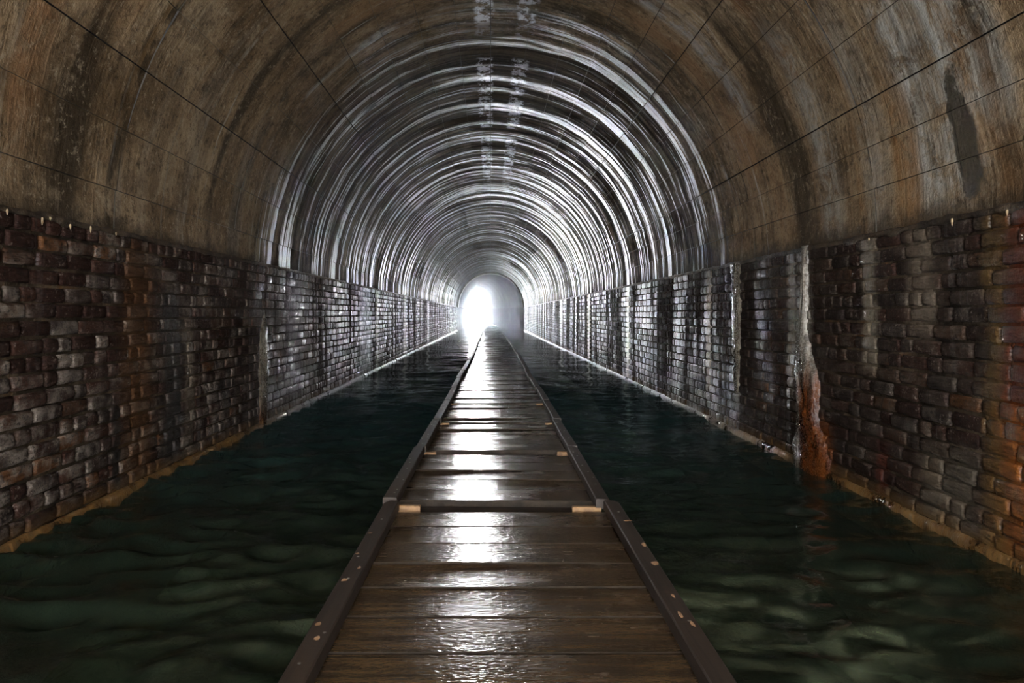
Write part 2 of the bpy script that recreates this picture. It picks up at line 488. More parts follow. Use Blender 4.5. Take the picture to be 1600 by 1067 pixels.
def mat_bed(name):
    b = NB(name)
    n = b.noise(b.pos, 1.8, 5, 0.62, 0.6)
    m = b.noise(b.pos, 9.0, 5, 0.7, 1.2)
    col = b.ramp(n, [(0.38, (0.02, 0.024, 0.014)), (0.5, (0.12, 0.13, 0.07)), (0.60, (0.34, 0.36, 0.21)), (0.72, (0.55, 0.58, 0.38))])
    col = b.mix(b.rng(m, 0.5, 0.66, 0.0, 0.55), col, (0.03, 0.034, 0.02))
    # a pale ring and a pale bank beside the boardwalk
    dx, dy = b.sub(b.x, 1.80), b.sub(b.y, 3.42)
    d = b.math('SQRT', b.add(b.math('POWER', dx, 2.0), b.math('POWER', b.mul(dy, 0.8), 2.0)))
    d = b.add(d, b.mul(b.sub(m, 0.5), 0.10))
    ring = b.mul(b.band(d, 0.19, 0.055, 0.5), b.rng(m, 0.35, 0.55))
    col = b.mix(b.mul(ring, 0.9), col, (0.70, 0.80, 0.60))
    b.principled(col, 0.9, b.bump(b.add(n, m), 0.8, 0.05), 0.2)
    return b.m


def mat_water(name):
    b = NB(name)
    rip = b.noise(b.xyz(b.mul(b.x, 5.5), b.mul(b.y, 8.5), 0.0), 1.0, 4, 0.55, 0.5)
    rip2 = b.noise(b.xyz(b.mul(b.x, 17.0), b.mul(b.y, 27.0), 4.0), 1.0, 3, 0.5, 0.4)
    nrm = b.bump(b.add(rip, b.mul(rip2, 0.3)), 1.0, 0.010)
    b.link(b.mul(b.math('POWER', b.math('DIVIDE', 5.0, b.mx(b.y, 5.0)), 1.5), 0.008), nrm.node.inputs['Distance'])
    fr = b.t.nodes.new('ShaderNodeFresnel')
    fr.inputs['IOR'].default_value = 1.333
    b.link(nrm, fr.inputs['Normal'])
    tr = b.t.nodes.new('ShaderNodeBsdfTransparent')
    tr.inputs[0].default_value = (0.42, 0.60, 0.46, 1)
    gl = b.t.nodes.new('ShaderNodeBsdfAnisotropic')
    gl.inputs['Roughness'].default_value = 0.03
    gl.inputs['Color'].default_value = (1, 1, 1, 1)
    b.link(nrm, gl.inputs['Normal'])
    df = b.t.nodes.new('ShaderNodeBsdfDiffuse')
    df.inputs[0].default_value = (0.030, 0.042, 0.024, 1)
    sn = b.noise(b.xyz(b.x, b.mul(b.y, 1.5), 0.0), 2.6, 6, 0.68, 1.4)
    here = b.mx(b.rng(b.math('SQRT', b.add(b.math('POWER', b.sub(b.x, 1.0), 2.0), b.math('POWER', b.sub(b.y, 2.35), 2.0))), 0.2, 1.1, 1.0, 0.0),
                b.rng(b.math('SQRT', b.add(b.math('POWER', b.sub(b.x, -0.75), 2.0), b.math('POWER', b.mul(b.sub(b.y, 2.2), 0.7), 2.0))), 0.1, 0.9, 0.4, 0.0))
    rd = b.math('SQRT', b.add(b.math('POWER', b.sub(b.x, 1.16), 2.0), b.math('POWER', b.mul(b.sub(b.y, 2.22), 1.0), 2.0)))
    ring = b.mul(b.band(b.add(rd, b.mul(b.sub(sn, 0.5), 0.16)), 0.12, 0.028, 0.6), b.rng(b.noise(b.pos, 11.0, 4, 0.6, 1.0), 0.40, 0.56))
    silt = b.mx(b.mul(b.rng(sn, 0.44, 0.66), here), b.mul(ring, 0.8))  # silt patches plus the pale ring
    b.link(b.mix(silt, b.mix(b.rng(b.y, 2.5, 9.0), (0.011, 0.017, 0.010), (0.017, 0.044, 0.045)), (0.10, 0.118, 0.068)), df.inputs[0])
    body = b.t.nodes.new('ShaderNodeMixShader')
    body.inputs[0].default_value = 0.75
    b.link(tr.outputs[0], body.inputs[1])
    b.link(df.outputs[0], body.inputs[2])
    mx = b.t.nodes.new('ShaderNodeMixShader')
    b.link(fr.outputs[0], mx.inputs[0])
    b.link(body.outputs[0], mx.inputs[1])
    b.link(gl.outputs[0], mx.inputs[2])
    b.link(mx.outputs[0], b.out.inputs['Surface'])
    return b.m


M = {
    'vault': mat_vault('wet_concrete'),
    'vault_tan': mat_vault('dry_tan_concrete', True),
    'shell': mat_plain('joint_dark', (0.02, 0.016, 0.012), (0.05, 0.04, 0.03), 3.0, 0.8),
    'bL1': mat_brick('brick_left', -1, True), 'bL2': mat_brick('brick_left_mass', -1, False),
    'bR1': mat_brick('brick_right', 1, True), 'bR2': mat_brick('brick_right_mass', 1, False),
    'mL': mat_mortar('mortar_left', -1), 'mR': mat_mortar('mortar_right', 1),
    'farbrick': mat_far_brick('far_brickwork'),
    'footing': mat_footing('lime_footing_painted_sheen'),
    'plank': mat_wood('wet_plank', (0.085, 0.052, 0.026), (0.030, 0.019, 0.011), (0.125, 0.078, 0.036), 1.0, 'x'),
    'rail': mat_wood('weathered_rail', (0.046, 0.031, 0.021), (0.022, 0.015, 0.011), (0.085, 0.050, 0.026), 0.16, 'y'),
    'joist': mat_wood('dark_joist', (0.035, 0.024, 0.015), (0.014, 0.010, 0.008), (0.05, 0.033, 0.02), 0.6, 'x'),
    'plank_edge': mat_plain('plank_edge_dark', (0.016, 0.011, 0.007), (0.030, 0.020, 0.012), 12.0, 0.7, 0.2),
    'block': mat_plain('fresh_sawn_wood', (0.30, 0.17, 0.075), (0.19, 0.105, 0.05), 30.0, 0.6, 0.3, 0.4, 0.004),
    'screw': mat_plain('bright_screw', (0.6, 0.58, 0.55), (0.4, 0.38, 0.35), 60.0, 0.3, 0.5, 0.1, 0.001, 1.0),
    'splinter': mat_plain('bare_splinter', (0.42, 0.24, 0.12), (0.30, 0.17, 0.09), 60.0, 0.6, 0.3),
    'bed': mat_bed('silt'),
    'water': mat_water('green_water'),
    'calcite': mat_flow('pale_flowstone', (0.22, 0.185, 0.14), (0.12, 0.07, 0.03), 0.2),
    'rustflow': mat_flow('iron_flowstone', (0.30, 0.26, 0.21), (0.105, 0.030, 0.006), 0.62, 4.80),
    'lip': mat_plain('lip_lime', (0.018, 0.012, 0.008), (0.075, 0.052, 0.032), 9.0, 0.6, 0.3, 0.9, 0.02),
    'drip': mat_plain('drip_calcite', (0.36, 0.26, 0.14), (0.16, 0.10, 0.05), 40.0, 0.3, 0.5),
    'ground': mat_plain('pale_gravel', (0.42, 0.40, 0.36), (0.30, 0.29, 0.26), 3.0, 0.9),
    'post': mat_plain('grey_post', (0.25, 0.25, 0.25), (0.16, 0.16, 0.16), 8.0, 0.6),
    'portal': mat_plain('portal_stone', (0.16, 0.15, 0.13), (0.27, 0.25, 0.22), 2.0, 0.7),
}

# ------------------------------------------------------------------ mesh helpers


def mesh(name, V, F, mat=None, smooth=False, sharp=None):
    me = bpy.data.meshes.new(name)
    me.from_pydata([tuple(v) for v in V], [], [tuple(f) for f in F])
    if mat is not None:
        me.materials.append(mat)
    if smooth:
        me.polygons.foreach_set('use_smooth', [True] * len(me.polygons))
        if sharp:
            me.set_sharp_from_angle(angle=math.radians(sharp))
    me.update()
    return me


def obj(name, me, parent=None, label=None, cat=None, group=None, kind=None, loc=None, rot=None):
    o = bpy.data.objects.new(name, me)
    COL.objects.link(o)
    if parent is not None:
        o.parent = parent
    if loc is not None:
        o.location = loc
    if rot is not None:
        o.rotation_euler = rot
    for k, v in (('label', label), ('category', cat), ('group', group), ('kind', kind)):
        if v:
            o[k] = v
    return o


def box(V, F, x0, x1, y0, y1, z0, z1):
    n = len(V)
    V += [(x0, y0, z0), (x1, y0, z0), (x1, y1, z0), (x0, y1, z0), (x0, y0, z1), (x1, y0, z1), (x1, y1, z1), (x0, y1, z1)]
    F += [(n, n + 3, n + 2, n + 1), (n + 4, n + 5, n + 6, n + 7), (n, n + 1, n + 5, n + 4), (n + 1, n + 2, n + 6, n + 5), (n + 2, n + 3, n + 7, n + 6), (n + 3, n, n + 4, n + 7)]


def lerp_tab(y, tab):
    if y <= tab[0][0]:
        return tab[0][1]
    for (a, va), (c, vc) in zip(tab, tab[1:]):
        if y <= c:
            return va + (vc - va) * (y - a) / (c - a)
    return tab[-1][1]


def smooth_tab(y, tab):
    return (lerp_tab(y - 0.8, tab) + 2 * lerp_tab(y, tab) + lerp_tab(y + 0.8, tab)) / 4


Y_END = 45.0       # end of the brick-lined length; beyond it the tunnel bends and tightens to the far mouth
LT = [(Y_END, XL), (66, -1.88), (70, -1.86)]
RT = [(Y_END, XR), (48, 1.75), (52, 1.05), (56, 0.42), (60, -0.15), (63, -0.52), (66, -0.82), (70, -1.1)]
xl_at = lambda y: XL if y <= Y_END else smooth_tab(y, LT)
xr_at = lambda y: XR if y <= Y_END else min(XR, smooth_tab(y, RT))

# ------------------------------------------------------------------ tunnel bed
V, F = [], []
ys = np.concatenate([np.arange(YR, 12, 0.12), np.arange(12, 68, 1.0)])
xs = np.linspace(-2.2, 2.2, 45)
for y in ys:
    for x in xs:
        z = -0.72 + 0.22 * mnoise.noise(Vector((x * 0.9, y * 0.9, 0))) + 0.07 * mnoise.noise(Vector((x * 3, y * 3, 5)))
        z += 0.24 * math.exp(-((x - 1.25) / 0.5) ** 2 - ((y - 3.3) / 0.7) ** 2)
        z += 0.16 * math.exp(-((x + 0.95) / 0.4) ** 2 - ((y - 2.9) / 0.8) ** 2)
        V.append((x, y, z))
nx = len(xs)
for j in range(len(ys) - 1):
    for i in range(nx - 1):
        a = j * nx + i
        F.append((a, a + 1, a + nx + 1, a + nx))
obj('floor', mesh('floor', V, F, M['bed'], True), label='silty green bed of the flooded tunnel under the water', cat='floor', kind='structure')

# ------------------------------------------------------------------ brick walls
CH = 0.0778       # course height


def brick_mesh(L, seed, mat):
    """brick: x along the wall, y up, z out of the wall; rounded face"""
    r = random.Random(seed)
    H, D = CH - 0.014, 0.05
    j = lambda s=0.003: r.uniform(-s, s)
    w, h = L / 2, H / 2
    V = []
    for (sx, sy) in ((-1, -1), (1, -1), (1, 1), (-1, 1)):
        V.append((sx * w, sy * h, -D))
    cut = 0.010
    o8 = [(-w + cut, -h), (w - cut, -h), (w, -h + cut), (w, h - cut), (w - cut, h), (-w + cut, h), (-w, h - cut), (-w, -h + cut)]
    o8 = [(x + j(), y + j(0.002)) for x, y in o8]
    V += [(x, y, -0.007 + j(0.002)) for x, y in o8]
    inn = [(x * (1 - 0.009 / w), y * (1 - 0.008 / h), j(0.0012)) for x, y in o8]
    V += inn
    V += [(x * (1 - 0.010 / w), y * (1 - 0.009 / h), z + 0.0006) for x, y, z in inn]
    V.append((j(0.01), j(0.005), 0.0015 + j(0.002)))
    F = [(0, 1, 5, 4), (1, 6, 5), (1, 2, 7, 6), (2, 8, 7), (2, 3, 9, 8), (3, 10, 9), (3, 0, 11, 10), (0, 4, 11)]
    for k in range(8):
        a, c = 4 + k, 4 + (k + 1) % 8
        F.append((a, c, c + 8, a + 8))
        F.append((a + 8, c + 8, c + 16, a + 16))
        F.append((a + 16, c + 16, 28))
    return mesh('brick', V, F, mat, True, 62)


def brick_wall(name, side, xface, ztop, m1, m2, mm, label):
    V, F = [], []
    # mortar backing, slightly uneven
    ysn = np.concatenate([np.arange(YR, 9, 0.06), np.arange(9, Y_END + 0.01, 0.5)])
    zsn = np.linspace(-0.9, ztop + 0.03, 30)
    for y in ysn:
        for z in zsn:
            V.append((xface + side * (0.016 + 0.004 * mnoise.noise(Vector((y * 9, z * 9, side)))), y, z))
    k = len(zsn)
    for a in range(len(ysn) - 1):
        for c in range(k - 1):
            q = a * k + c
            F.append((q, q + 1, q + k + 1, q + k) if side > 0 else (q, q + k, q + k + 1, q + 1))
    wall = obj(name, mesh(name, V, F, mm, True), label=label, cat='wall', kind='structure')
    strt = [brick_mesh(0.219, 10 + i, m1) for i in range(7)]
    head = [brick_mesh(0.104, 40 + i, m1) for i in range(5)]
    r = random.Random(100 + side)
    specs = []
    nc = 20
    for c in range(nc):
        zc = ztop - (c + 0.5) * CH
        y = YR + r.uniform(0, 0.2)
        while y < Y_END:
            hd = r.random() < (0.24 if c % 4 else 0.7)
            L = 0.112 if hd else 0.227
            yc = y + L / 2
            sag = 0.005 * mnoise.noise(Vector((yc * 0.7, c * 0.9, side * 3)))
            specs.append((yc, zc + sag + r.uniform(-0.0015, 0.0015), hd, r.randrange(5 if hd else 7), r.uniform(-0.005, 0.004),
                          r.gauss(0, 0.017), r.gauss(0, 0.019), r.gauss(0, 0.006), r.random()))
            y += L
    # frame of a brick: local x -> +-Y, y -> Z, z -> out of wall (towards the tunnel axis)
    n = Vector((-side, 0, 0))
    base = Matrix((Vector((0, 1, 0)).cross(Vector((0, 0, 1))), (0, 0, 0), (0, 0, 0)))
    lx = Vector((0, 0, 1)).cross(n) * -1
    lx = Vector((0, 0, 1)).cross(n)      # y(up) x z(out) = x(along)
    R = Matrix((lx, Vector((0, 0, 1)), n)).transposed()
    seen = [s for s in specs if 2.72 < s[0] and s[1] > -0.03]
    seen.sort(key=lambda s: s[0])
    near = set(id(s) for s in seen[:300])
    BV, BF, BR = [], [], []
    from mathutils import Euler
    arr = {}
    for s in specs:
        yc, zc, hd, var, dep, ry, rx, rz, rv = s
        me = (head if hd else strt)[var]
        rot = R @ Euler((rx, ry, rz)).to_matrix()
        loc = Vector((xface - side * dep, yc, zc))
        if id(s) in near:
            o = obj('brick', me, wall)
            o.matrix_local = Matrix.Translation(loc) @ rot.to_4x4()
        else:
            if me.name not in arr:
                arr[me.name] = (np.array([v.co[:] for v in me.vertices]), [tuple(p.vertices) for p in me.polygons])
            vv, ff = arr[me.name]
            q = len(BV) and sum(len(b) for b in BV) if False else brick_wall.count
            BV.append(vv @ np.array(rot).T + np.array(loc))
            BF += [tuple(i + q for i in f) for f in ff]
            BR += [rv] * len(vv)
            brick_wall.count += len(vv)
    me = mesh('brickwork', np.concatenate(BV), BF, m2, True, 62)
    at = me.attributes.new('rnd', 'FLOAT', 'POINT')
    at.data.foreach_set('value', BR)
    obj('brickwork', me, wall, kind='stuff')
    brick_wall.count = 0
    return wall


brick_wall.count = 0
wall_l = brick_wall('wall_left', -1, XL, ZTL, M['bL1'], M['bL2'], M['mL'], 'stained dark red brick wall left of the boardwalk')
wall_r = brick_wall('wall_right', 1, XR, ZTR, M['bR1'], M['bR2'], M['mR'], 'rust-streaked dark brick wall right of the boardwalk')

# footing ledge along the waterline
for nm, side, xf, lab in (('trim_1', -1, XL, 'narrow wet ledge at the foot of the left brick wall'), ('trim_2', 1, XR, 'narrow wet ledge at the foot of the right brick wall')):
    V, F = [], []
    ysn = np.concatenate([np.arange(YR, 12, 0.045), np.arange(12, Y_END + 0.01, 0.16)])
    P = 7
    for y in ysn:
        n1 = mnoise.noise(Vector((y * 2.1, side, 0)))
        n2 = mnoise.noise(Vector((y * 11, side, 4)))
        w = 0.018 + 0.009 * n1 + 0.008 * n2
        t = 0.030 + 0.014 * n1 + 0.010 * n2
        for (a, z) in ((0.02, t + 0.012), (-0.3 * w, t + 0.006), (-0.8 * w, t * 0.8), (-w, t * 0.35), (-w * 1.1, -0.02), (-w * 0.9, -0.1), (0.02, -0.2)):
            V.append((xf + side * a, y, z))
    for j in range(len(ysn) - 1):
        for i in range(P - 1):
            a = j * P + i
            F.append((a, a + 1, a + P + 1, a + P) if side < 0 else (a, a + P, a + P + 1, a + 1))
    obj(nm, mesh(nm, V, F, M['footing'], True), label=lab, cat='trim', kind='structure')

# ------------------------------------------------------------------ vault


def vault_pt(th, y, dr=0.0):
    xl, xr = xl_at(y), xr_at(y)
    a, c = (xr - xl) / 2, (xr + xl) / 2
    bz = BZ if y <= Y_END else BZ - 0.30 * min(1, (y - Y_END) / 21)
    return (c + (a + dr) * math.cos(th), y, ZS + (bz + dr) * math.sin(th))


V, F = [], []
ysn = [YR] + list(np.arange(-5, 47.0, 2.0))
NT = 48
for y in ysn:
    for k in range(NT + 1):
        V.append(vault_pt(math.pi * k / NT, y, 0.035))
for j in range(len(ysn) - 1):
    for k in range(NT):
        a = j * (NT + 1) + k
        F.append((a, a + 1, a + NT + 2, a + NT + 1))
ceil = obj('ceiling', mesh('ceiling', V, F, M['shell'], True), label='stained board-marked concrete vault arching over the flooded tunnel', cat='ceiling', kind='structure')

RT_J = [(0, 0), (6.5, 0), (12.5, 0), (18.6, 1), (27.5, 0), (36.5, 0), (45.8, 1), (54.6, 0), (63.5, 0), (72, 0), (81, 0), (90.6, 1)]
LT_J = [(180 - 81, 0), (180 - 72, 0), (180 - 63, 0), (180 - 54, 0), (180 - 45, 1), (180 - 34, 0), (180 - 24, 1), (180 - 15, 0), (180 - 6.3, 0), (180, 0)]
JT = RT_J + LT_J
RING = 1.83
rings = [3.95 + RING * k for k in range(-5, 24)]
rp = random.Random(5)
panels = []
for y0, y1 in zip(rings, rings[1:]):
    if y0 > Y_END - 0.3:
        break
    y1 = min(y1, Y_END)
    ringdr = rp.gauss(0, 0.0008)
    for (t0, f0), (t1, f1) in zip(JT, JT[1:]):
        g0 = 0.0034 if f0 else 0.0012
        g1 = 0.0034 if f1 else 0.0012
        panels.append((y0 + 0.003, y1 - 0.003, math.radians(t0) + g0 / 2, math.radians(t1) - g1 / 2, ringdr + rp.gauss(0, 0.0016), rp.gauss(0, 0.0012), rp.gauss(0, 0.0016)))


def panel_geo(p, ny=5, nt=3):
    y0, y1, t0, t1, dr, ta, tb = p
    V, F = [], []
    for j in range(ny + 1):
        y = y0 + (y1 - y0) * j / ny
        for k in range(nt + 1):
            t = t0 + (t1 - t0) * k / nt
            d = dr + ta * (j / ny - 0.5) * 2 + tb * (k / nt - 0.5) * 2
            d += 0.004 * mnoise.noise(Vector((y * 1.7, t * 2.5, 8)))
            e = 0.002 if (j in (0, ny) or k in (0, nt)) else 0.0
            V.append(vault_pt(t, y, d + e))
    K = nt + 1
    for j in range(ny):
        for k in range(nt):
            a = j * K + k
            F.append((a, a + K, a + K + 1, a + 1))
    # rim going back into the joint
    rim = [k for k in range(K)] + [j * K + nt for j in range(1, ny + 1)] + [ny * K + k for k in range(nt - 1, -1, -1)] + [j * K for j in range(ny - 1, 0, -1)]
    base = len(V)
    for i in rim:
        x, y, z = V[i]
        t = math.atan2((z - ZS) / BZ, (x - CX) / AX)
        V.append((x + 0.03 * math.cos(t), y, z + 0.03 * math.sin(t)))
    m = len(rim)
    for q in range(m):
        F.append((rim[q], rim[(q + 1) % m], base + (q + 1) % m, base + q))
    return V, F


near = [p for p in panels if p[1] > 2.9]
near.sort(key=lambda p: p[0])
ids = set(id(p) for p in near[:300])
MV, MF = [], []
for p in panels:
    if id(p) in ids:
        v, f = panel_geo(p)
        me = mesh('vault_panel', v, f, M['vault'], True, 40)
        me.materials.append(M['shell'])
        me.polygons.foreach_set('material_index', [0] * 15 + [1] * (len(f) - 15))
        obj('vault_panel', me, ceil)
    else:
        v, f = panel_geo(p)
        q = len(MV)
        MV += v
        MF += [tuple(i + q for i in g) for g in f]
obj('vault_panels', mesh('vault_panels', MV, MF, M['vault'], True, 40), ceil, kind='stuff')

# ------------------------------------------------------------------ bend and far mouth
V, F = [], []
ysn = np.arange(Y_END - 0.5, YP + 0.01, 0.5)
NT = 40
rows = []
for y in ysn:
    inset = 0.10 if y > Y_END + 2.4 else (-0.06 if y < Y_END + 0.3 else 0.0)
    il = inset * (0.3 if inset > 0 else 1)
    row = [(xl_at(y) + il, y, -0.9), (xl_at(y) + il, y, 0.3), (xl_at(y) + il, y, 1.43)]
    for k in range(NT + 1):
        row.append(vault_pt(math.pi * (1 - k / NT), y, -inset))
    row += [(xr_at(y) - inset, y, 1.43), (xr_at(y) - inset, y, 0.3), (xr_at(y) - inset, y, -0.9)]
    rows.append(row)
K = len(rows[0])
for r_ in rows:
    V += r_
for j in range(len(rows) - 1):
    for k in range(K - 1):
        a = j * K + k
        F.append((a, a + K, a + K + 1, a + 1))
obj('wall_bend', mesh('wall_bend', V, F, M['farbrick'], True, 50), label='hazy bend of brick and concrete tunnel before the bright far mouth', cat='wall', kind='structure')

# pale rib where the lining changes
V, F = [], []
prof = [(Y_END - 0.02, 0.02), (Y_END - 0.02, -0.07), (Y_END + 0.9, -0.07), (Y_END + 0.9, 0.05)]
for (y, dr) in prof:
    for k in range(NT + 1):
        x, yy, z = vault_pt(math.pi * k / NT, min(y, Y_END), dr)
        V.append((x, y, z))
for j in range(3):
    for k in range(NT):
        a = j * (NT + 1) + k
        F.append((a, a + 1, a + NT + 2, a + NT + 1))
obj('trim_3', mesh('trim_3', V, F, M['vault_tan'], True, 40), label='pale dry concrete rib ringing the far end of the straight vault', cat='trim', kind='structure')

# stone surround of the far mouth, outside face
V, F = [], []
y = YP
n = 28
inner = [(xl_at(y) + 0.03, -0.9)] + [(vault_pt(math.pi * (1 - k / n), y, -0.1)[0], vault_pt(math.pi * (1 - k / n), y, -0.1)[2]) for k in range(n + 1)] + [(xr_at(y) - 0.1, -0.9)]
cxp = (xl_at(y) + xr_at(y)) / 2
outer = []
for (x, z) in inner:
    dx, dz = x - cxp, z - 1.2
    s = 6.0 / max(abs(dx), abs(dz), 1e-3)
    outer.append((cxp + dx * s, max(-0.9, 1.2 + dz * s)))
for yy in (y, y + 0.6):
    V += [(x, yy, z) for x, z in inner]
    V += [(x, yy, z) for x, z in outer]
m = len(inner)
for k in range(m - 1):
    F.append((k, k + 1, m + k + 1, m + k))
    F.append((2 * m + k, 3 * m + k, 3 * m + k + 1, 2 * m + k + 1))
    F.append((k, 2 * m + k, 2 * m + k + 1, k + 1))
obj('wall_portal', mesh('wall_portal', V, F, M['portal'], False), label='stone headwall around the glaring far tunnel mouth', cat='wall', kind='structure')

V, F = [], []
box(V, F, -9, 7, YP + 0.6, YP + 40, -0.5, 0.08)
obj('ground', mesh('ground', V, F, M['ground']), label='pale gravel ground outside the far tunnel mouth', cat='ground', kind='structure')

# ------------------------------------------------------------------ water
V, F = [], []
ysn = [YR]
while ysn[-1] < YP + 0.55:
    ysn.append(ysn[-1] + max(0.022, min(0.30, 0.0045 * abs(ysn[-1]))))
ysn[-1] = YP + 0.58
xs = np.linspace(-2.05, 2.10, 120)


def wave(x, y):
    p = Vector((x * 1.5 + 0.25 * y, y * 2.7, 0.3))
    q = Vector((x * 3.4 - 0.5 * y, y * 6.0, 4.1))
    s = Vector((x * 8.0, y * 13.0, 9.0))
    a = 1.0 - abs(mnoise.noise(p)) * 2
    c = 1.0 - abs(mnoise.noise(q)) * 2
    far = min(1, 5.0 / max(y, 5))
    swell = 0.030 * mnoise.noise(Vector((x * 1.3 + 0.1 * y, y * 1.15, 17.0))) * min(1, max(0, (y - 4) / 5))
    calm = 1.0 - 0.45 * min(1, max(0, (x - 0.2) / 0.5)) * min(1, max(0, (9 - y) / 3))
    return calm * ((0.020 + 0.010 * far) * a + 0.030 * c * far ** 1.6 + 0.014 * far ** 2.2 * mnoise.noise(s)) - 0.026 + swell * min(2.2, max(1, y / 8))


nx = len(xs)
for y in ysn:
    fade = max(0.12, min(1, 8.0 / max(y, 8)))
    for x in xs:
        if y > Y_END:
            u = (x - xs[0]) / (xs[-1] - xs[0])
            x = xl_at(y) - 0.02 + u * (xr_at(y) - xl_at(y) + 0.03)
        V.append((x, y, wave(x, y) * fade))
for j in range(len(ysn) - 1):
    for i in range(nx - 1):
        a = j * nx + i
        F.append((a, a + 1, a + nx + 1, a + nx))
# sides and underside close the volume
nyw = len(ysn)
base = len(V)
V += [(V[j * nx + i][0], V[j * nx + i][1], -1.1) for j in range(len(ysn)) for i in (0, nx - 1)]
for j in range(nyw - 1):
    l0, r0, l1, r1 = base + 2 * j, base + 2 * j + 1, base + 2 * j + 2, base + 2 * j + 3
    F += [(l0, l1, r1, r0), (l0, j * nx, (j + 1) * nx, l1), (r0, r1, (j + 1) * nx + nx - 1, j * nx + nx - 1)]
F.append(tuple([base, base + 1] + [i for i in range(nx - 1, -1, -1)]))
F.append(tuple([base + 2 * nyw - 1, base + 2 * nyw - 2] + [(nyw - 1) * nx + i for i in range(nx)]))
obj('water', mesh('water', V, F, M['water'], True, 60), label='dark green rippled water flooding the tunnel beside the boardwalk', cat='water', kind='stuff')

# ------------------------------------------------------------------ haze towards the far mouth
b_ = NB('thin_haze')
_vs = b_.t.nodes.new('ShaderNodeVolumeScatter')
_vs.inputs['Color'].default_value = (0.9, 0.95, 1.0, 1)
_vs.inputs['Density'].default_value = 0.0030
_vs.inputs['Anisotropy'].default_value = 0.88
b_.link(_vs.outputs[0], b_.out.inputs['Volume'])
V, F = [], []
hy = [26, 36, Y_END, 48, 50, 52, 54, 56, 58, 60, 62, 64, YP - 0.1]
for y in hy:
    xa, xb = xl_at(y) + 0.08, xr_at(y) - 0.16
    w = (xb - xa) * 0.16
    top = 3.0
    V += [(xa, y, 0.07), (xb, y, 0.07), (xb, y, 1.9), (xb - w, y, top - 0.35), (xb - 2.2 * w, y, top), (xa + 2.2 * w, y, top), (xa + w, y, top - 0.35), (xa, y, 1.9)]
for j in range(len(hy) - 1):
    for k in range(8):
        a, c = j * 8 + k, j * 8 + (k + 1) % 8
        F.append((a, a + 8, c + 8, c))
F.append(tuple(range(8)))
F.append(tuple(len(V) - 8 + k for k in range(7, -1, -1)))
obj('haze', mesh('haze', V, F, b_.m), label='thin pale haze glowing towards the far tunnel mouth', cat='haze', kind='stuff')

# ------------------------------------------------------------------ boardwalk
ZD = 0.20
CT = [(-3, 0.0), (1.6, 0.020), (3.0, 0.036), (8, 0.055), (15, 0.10), (25, 0.10), (40, 0.06), (48, 0.0), (52, -0.12), (56, -0.36), (60, -0.72), (66, -1.34), (70, -1.75)]
cx_at = lambda y: smooth_tab(y, CT)
bw = obj('boardwalk', None, label='narrow wet wooden boardwalk running down the flooded tunnel to the light', cat='boardwalk', loc=(0, 0, 0))


def plank_mesh(seed, Wd, Lx, half=False):
    r = random.Random(seed)
    nxp, T = 10, 0.036
    V, F = [], []
    ch = 0.0028
    ph = r.uniform(0, 9)
    for i in range(nxp + 1):
        x = -Lx / 2 + Lx * i / nxp
        bow = 0.0012 * math.sin(x * 3.0 + ph)
        e0 = 0.0022 * mnoise.noise(Vector((x * 6, seed, 0)))
        e1 = 0.0022 * mnoise.noise(Vector((x * 6, seed, 7)))
        cup = 0.0012
        y0, y1 = -Wd / 2 + e0, Wd / 2 + e1
        for (y, z) in ((y0, -T), (y0, -ch), (y0 + ch, 0 + cup * 0.3), (0, -cup), (y1 - ch, cup * 0.3), (y1, -ch), (y1, -T)):
            V.append((x, y, z + bow))
    P = 7
    for i in range(nxp):
        for k in range(P - 1):
            a = i * P + k
            F.append((a, a + P, a + P + 1, a + 1))
    F.append(tuple(range(P)))
    F.append(tuple(nxp * P + k for k in range(P - 1, -1, -1)))
    me = mesh('plank', V, F, M['plank'], True, 35)
    me.materials.append(M['plank_edge'])
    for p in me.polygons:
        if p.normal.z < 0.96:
            p.material_index = 1  # sides and chamfers get a darker colour than the top
    return me


PL = 0.205
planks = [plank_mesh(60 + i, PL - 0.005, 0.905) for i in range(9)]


def rail_mesh(L, seed, chamfer):
    """timber rail, x across, y along from 0 to L; outer far corner clipped"""
    w, h = 0.058, 0.040
    ns = 8
    V, F = [], []
    for i in range(ns + 1):
        y = L * i / ns
        j = 0.0015 * mnoise.noise(Vector((y * 4, seed, 1)))
        xo = w / 2
        if i == ns:
            xo = w / 2 - 0.016
        for (x, z) in ((-w / 2 + j, 0), (-w / 2 + j, h - 0.004), (-w / 2 + 0.004 + j, h), (xo - 0.005, h), (xo, h - 0.005), (xo, 0)):
            V.append((x * chamfer, y, z))
        if i == ns - 1:
            y = L - 0.03
            V[-6:] = [(a, y, c) for (a, _, c) in V[-6:]]
    P = 6
    for i in range(ns):
        for k in range(P):
            a, c = i * P + k, i * P + (k + 1) % P
            f = (a, c, c + P, a + P)
            F.append(f if chamfer > 0 else f[::-1])
    F.append(tuple(range(P)))
    F.append(tuple(ns * P + k for k in range(P)))
    return mesh('side_rail', V, F, M['rail'], True, 35)


def block_mesh(sx, sy, sz, mat, name):
    V, F = [], []
    c = 0.004
    x, y, z = sx / 2, sy / 2, sz
    ring = lambda q, zz: [(-x + q, -y + q, zz), (x - q, -y + q, zz), (x - q, y - q, zz), (-x + q, y - q, zz)]
    V += ring(0, 0) + ring(0, z - c) + ring(c, z)
    for k in range(2):
        for i in range(4):
            a, b_ = k * 4 + i, k * 4 + (i + 1) % 4
            F.append((a, b_, b_ + 4, a + 4))
    F += [(8, 9, 10, 11), (3, 2, 1, 0)]
    return mesh(name, V, F, mat)


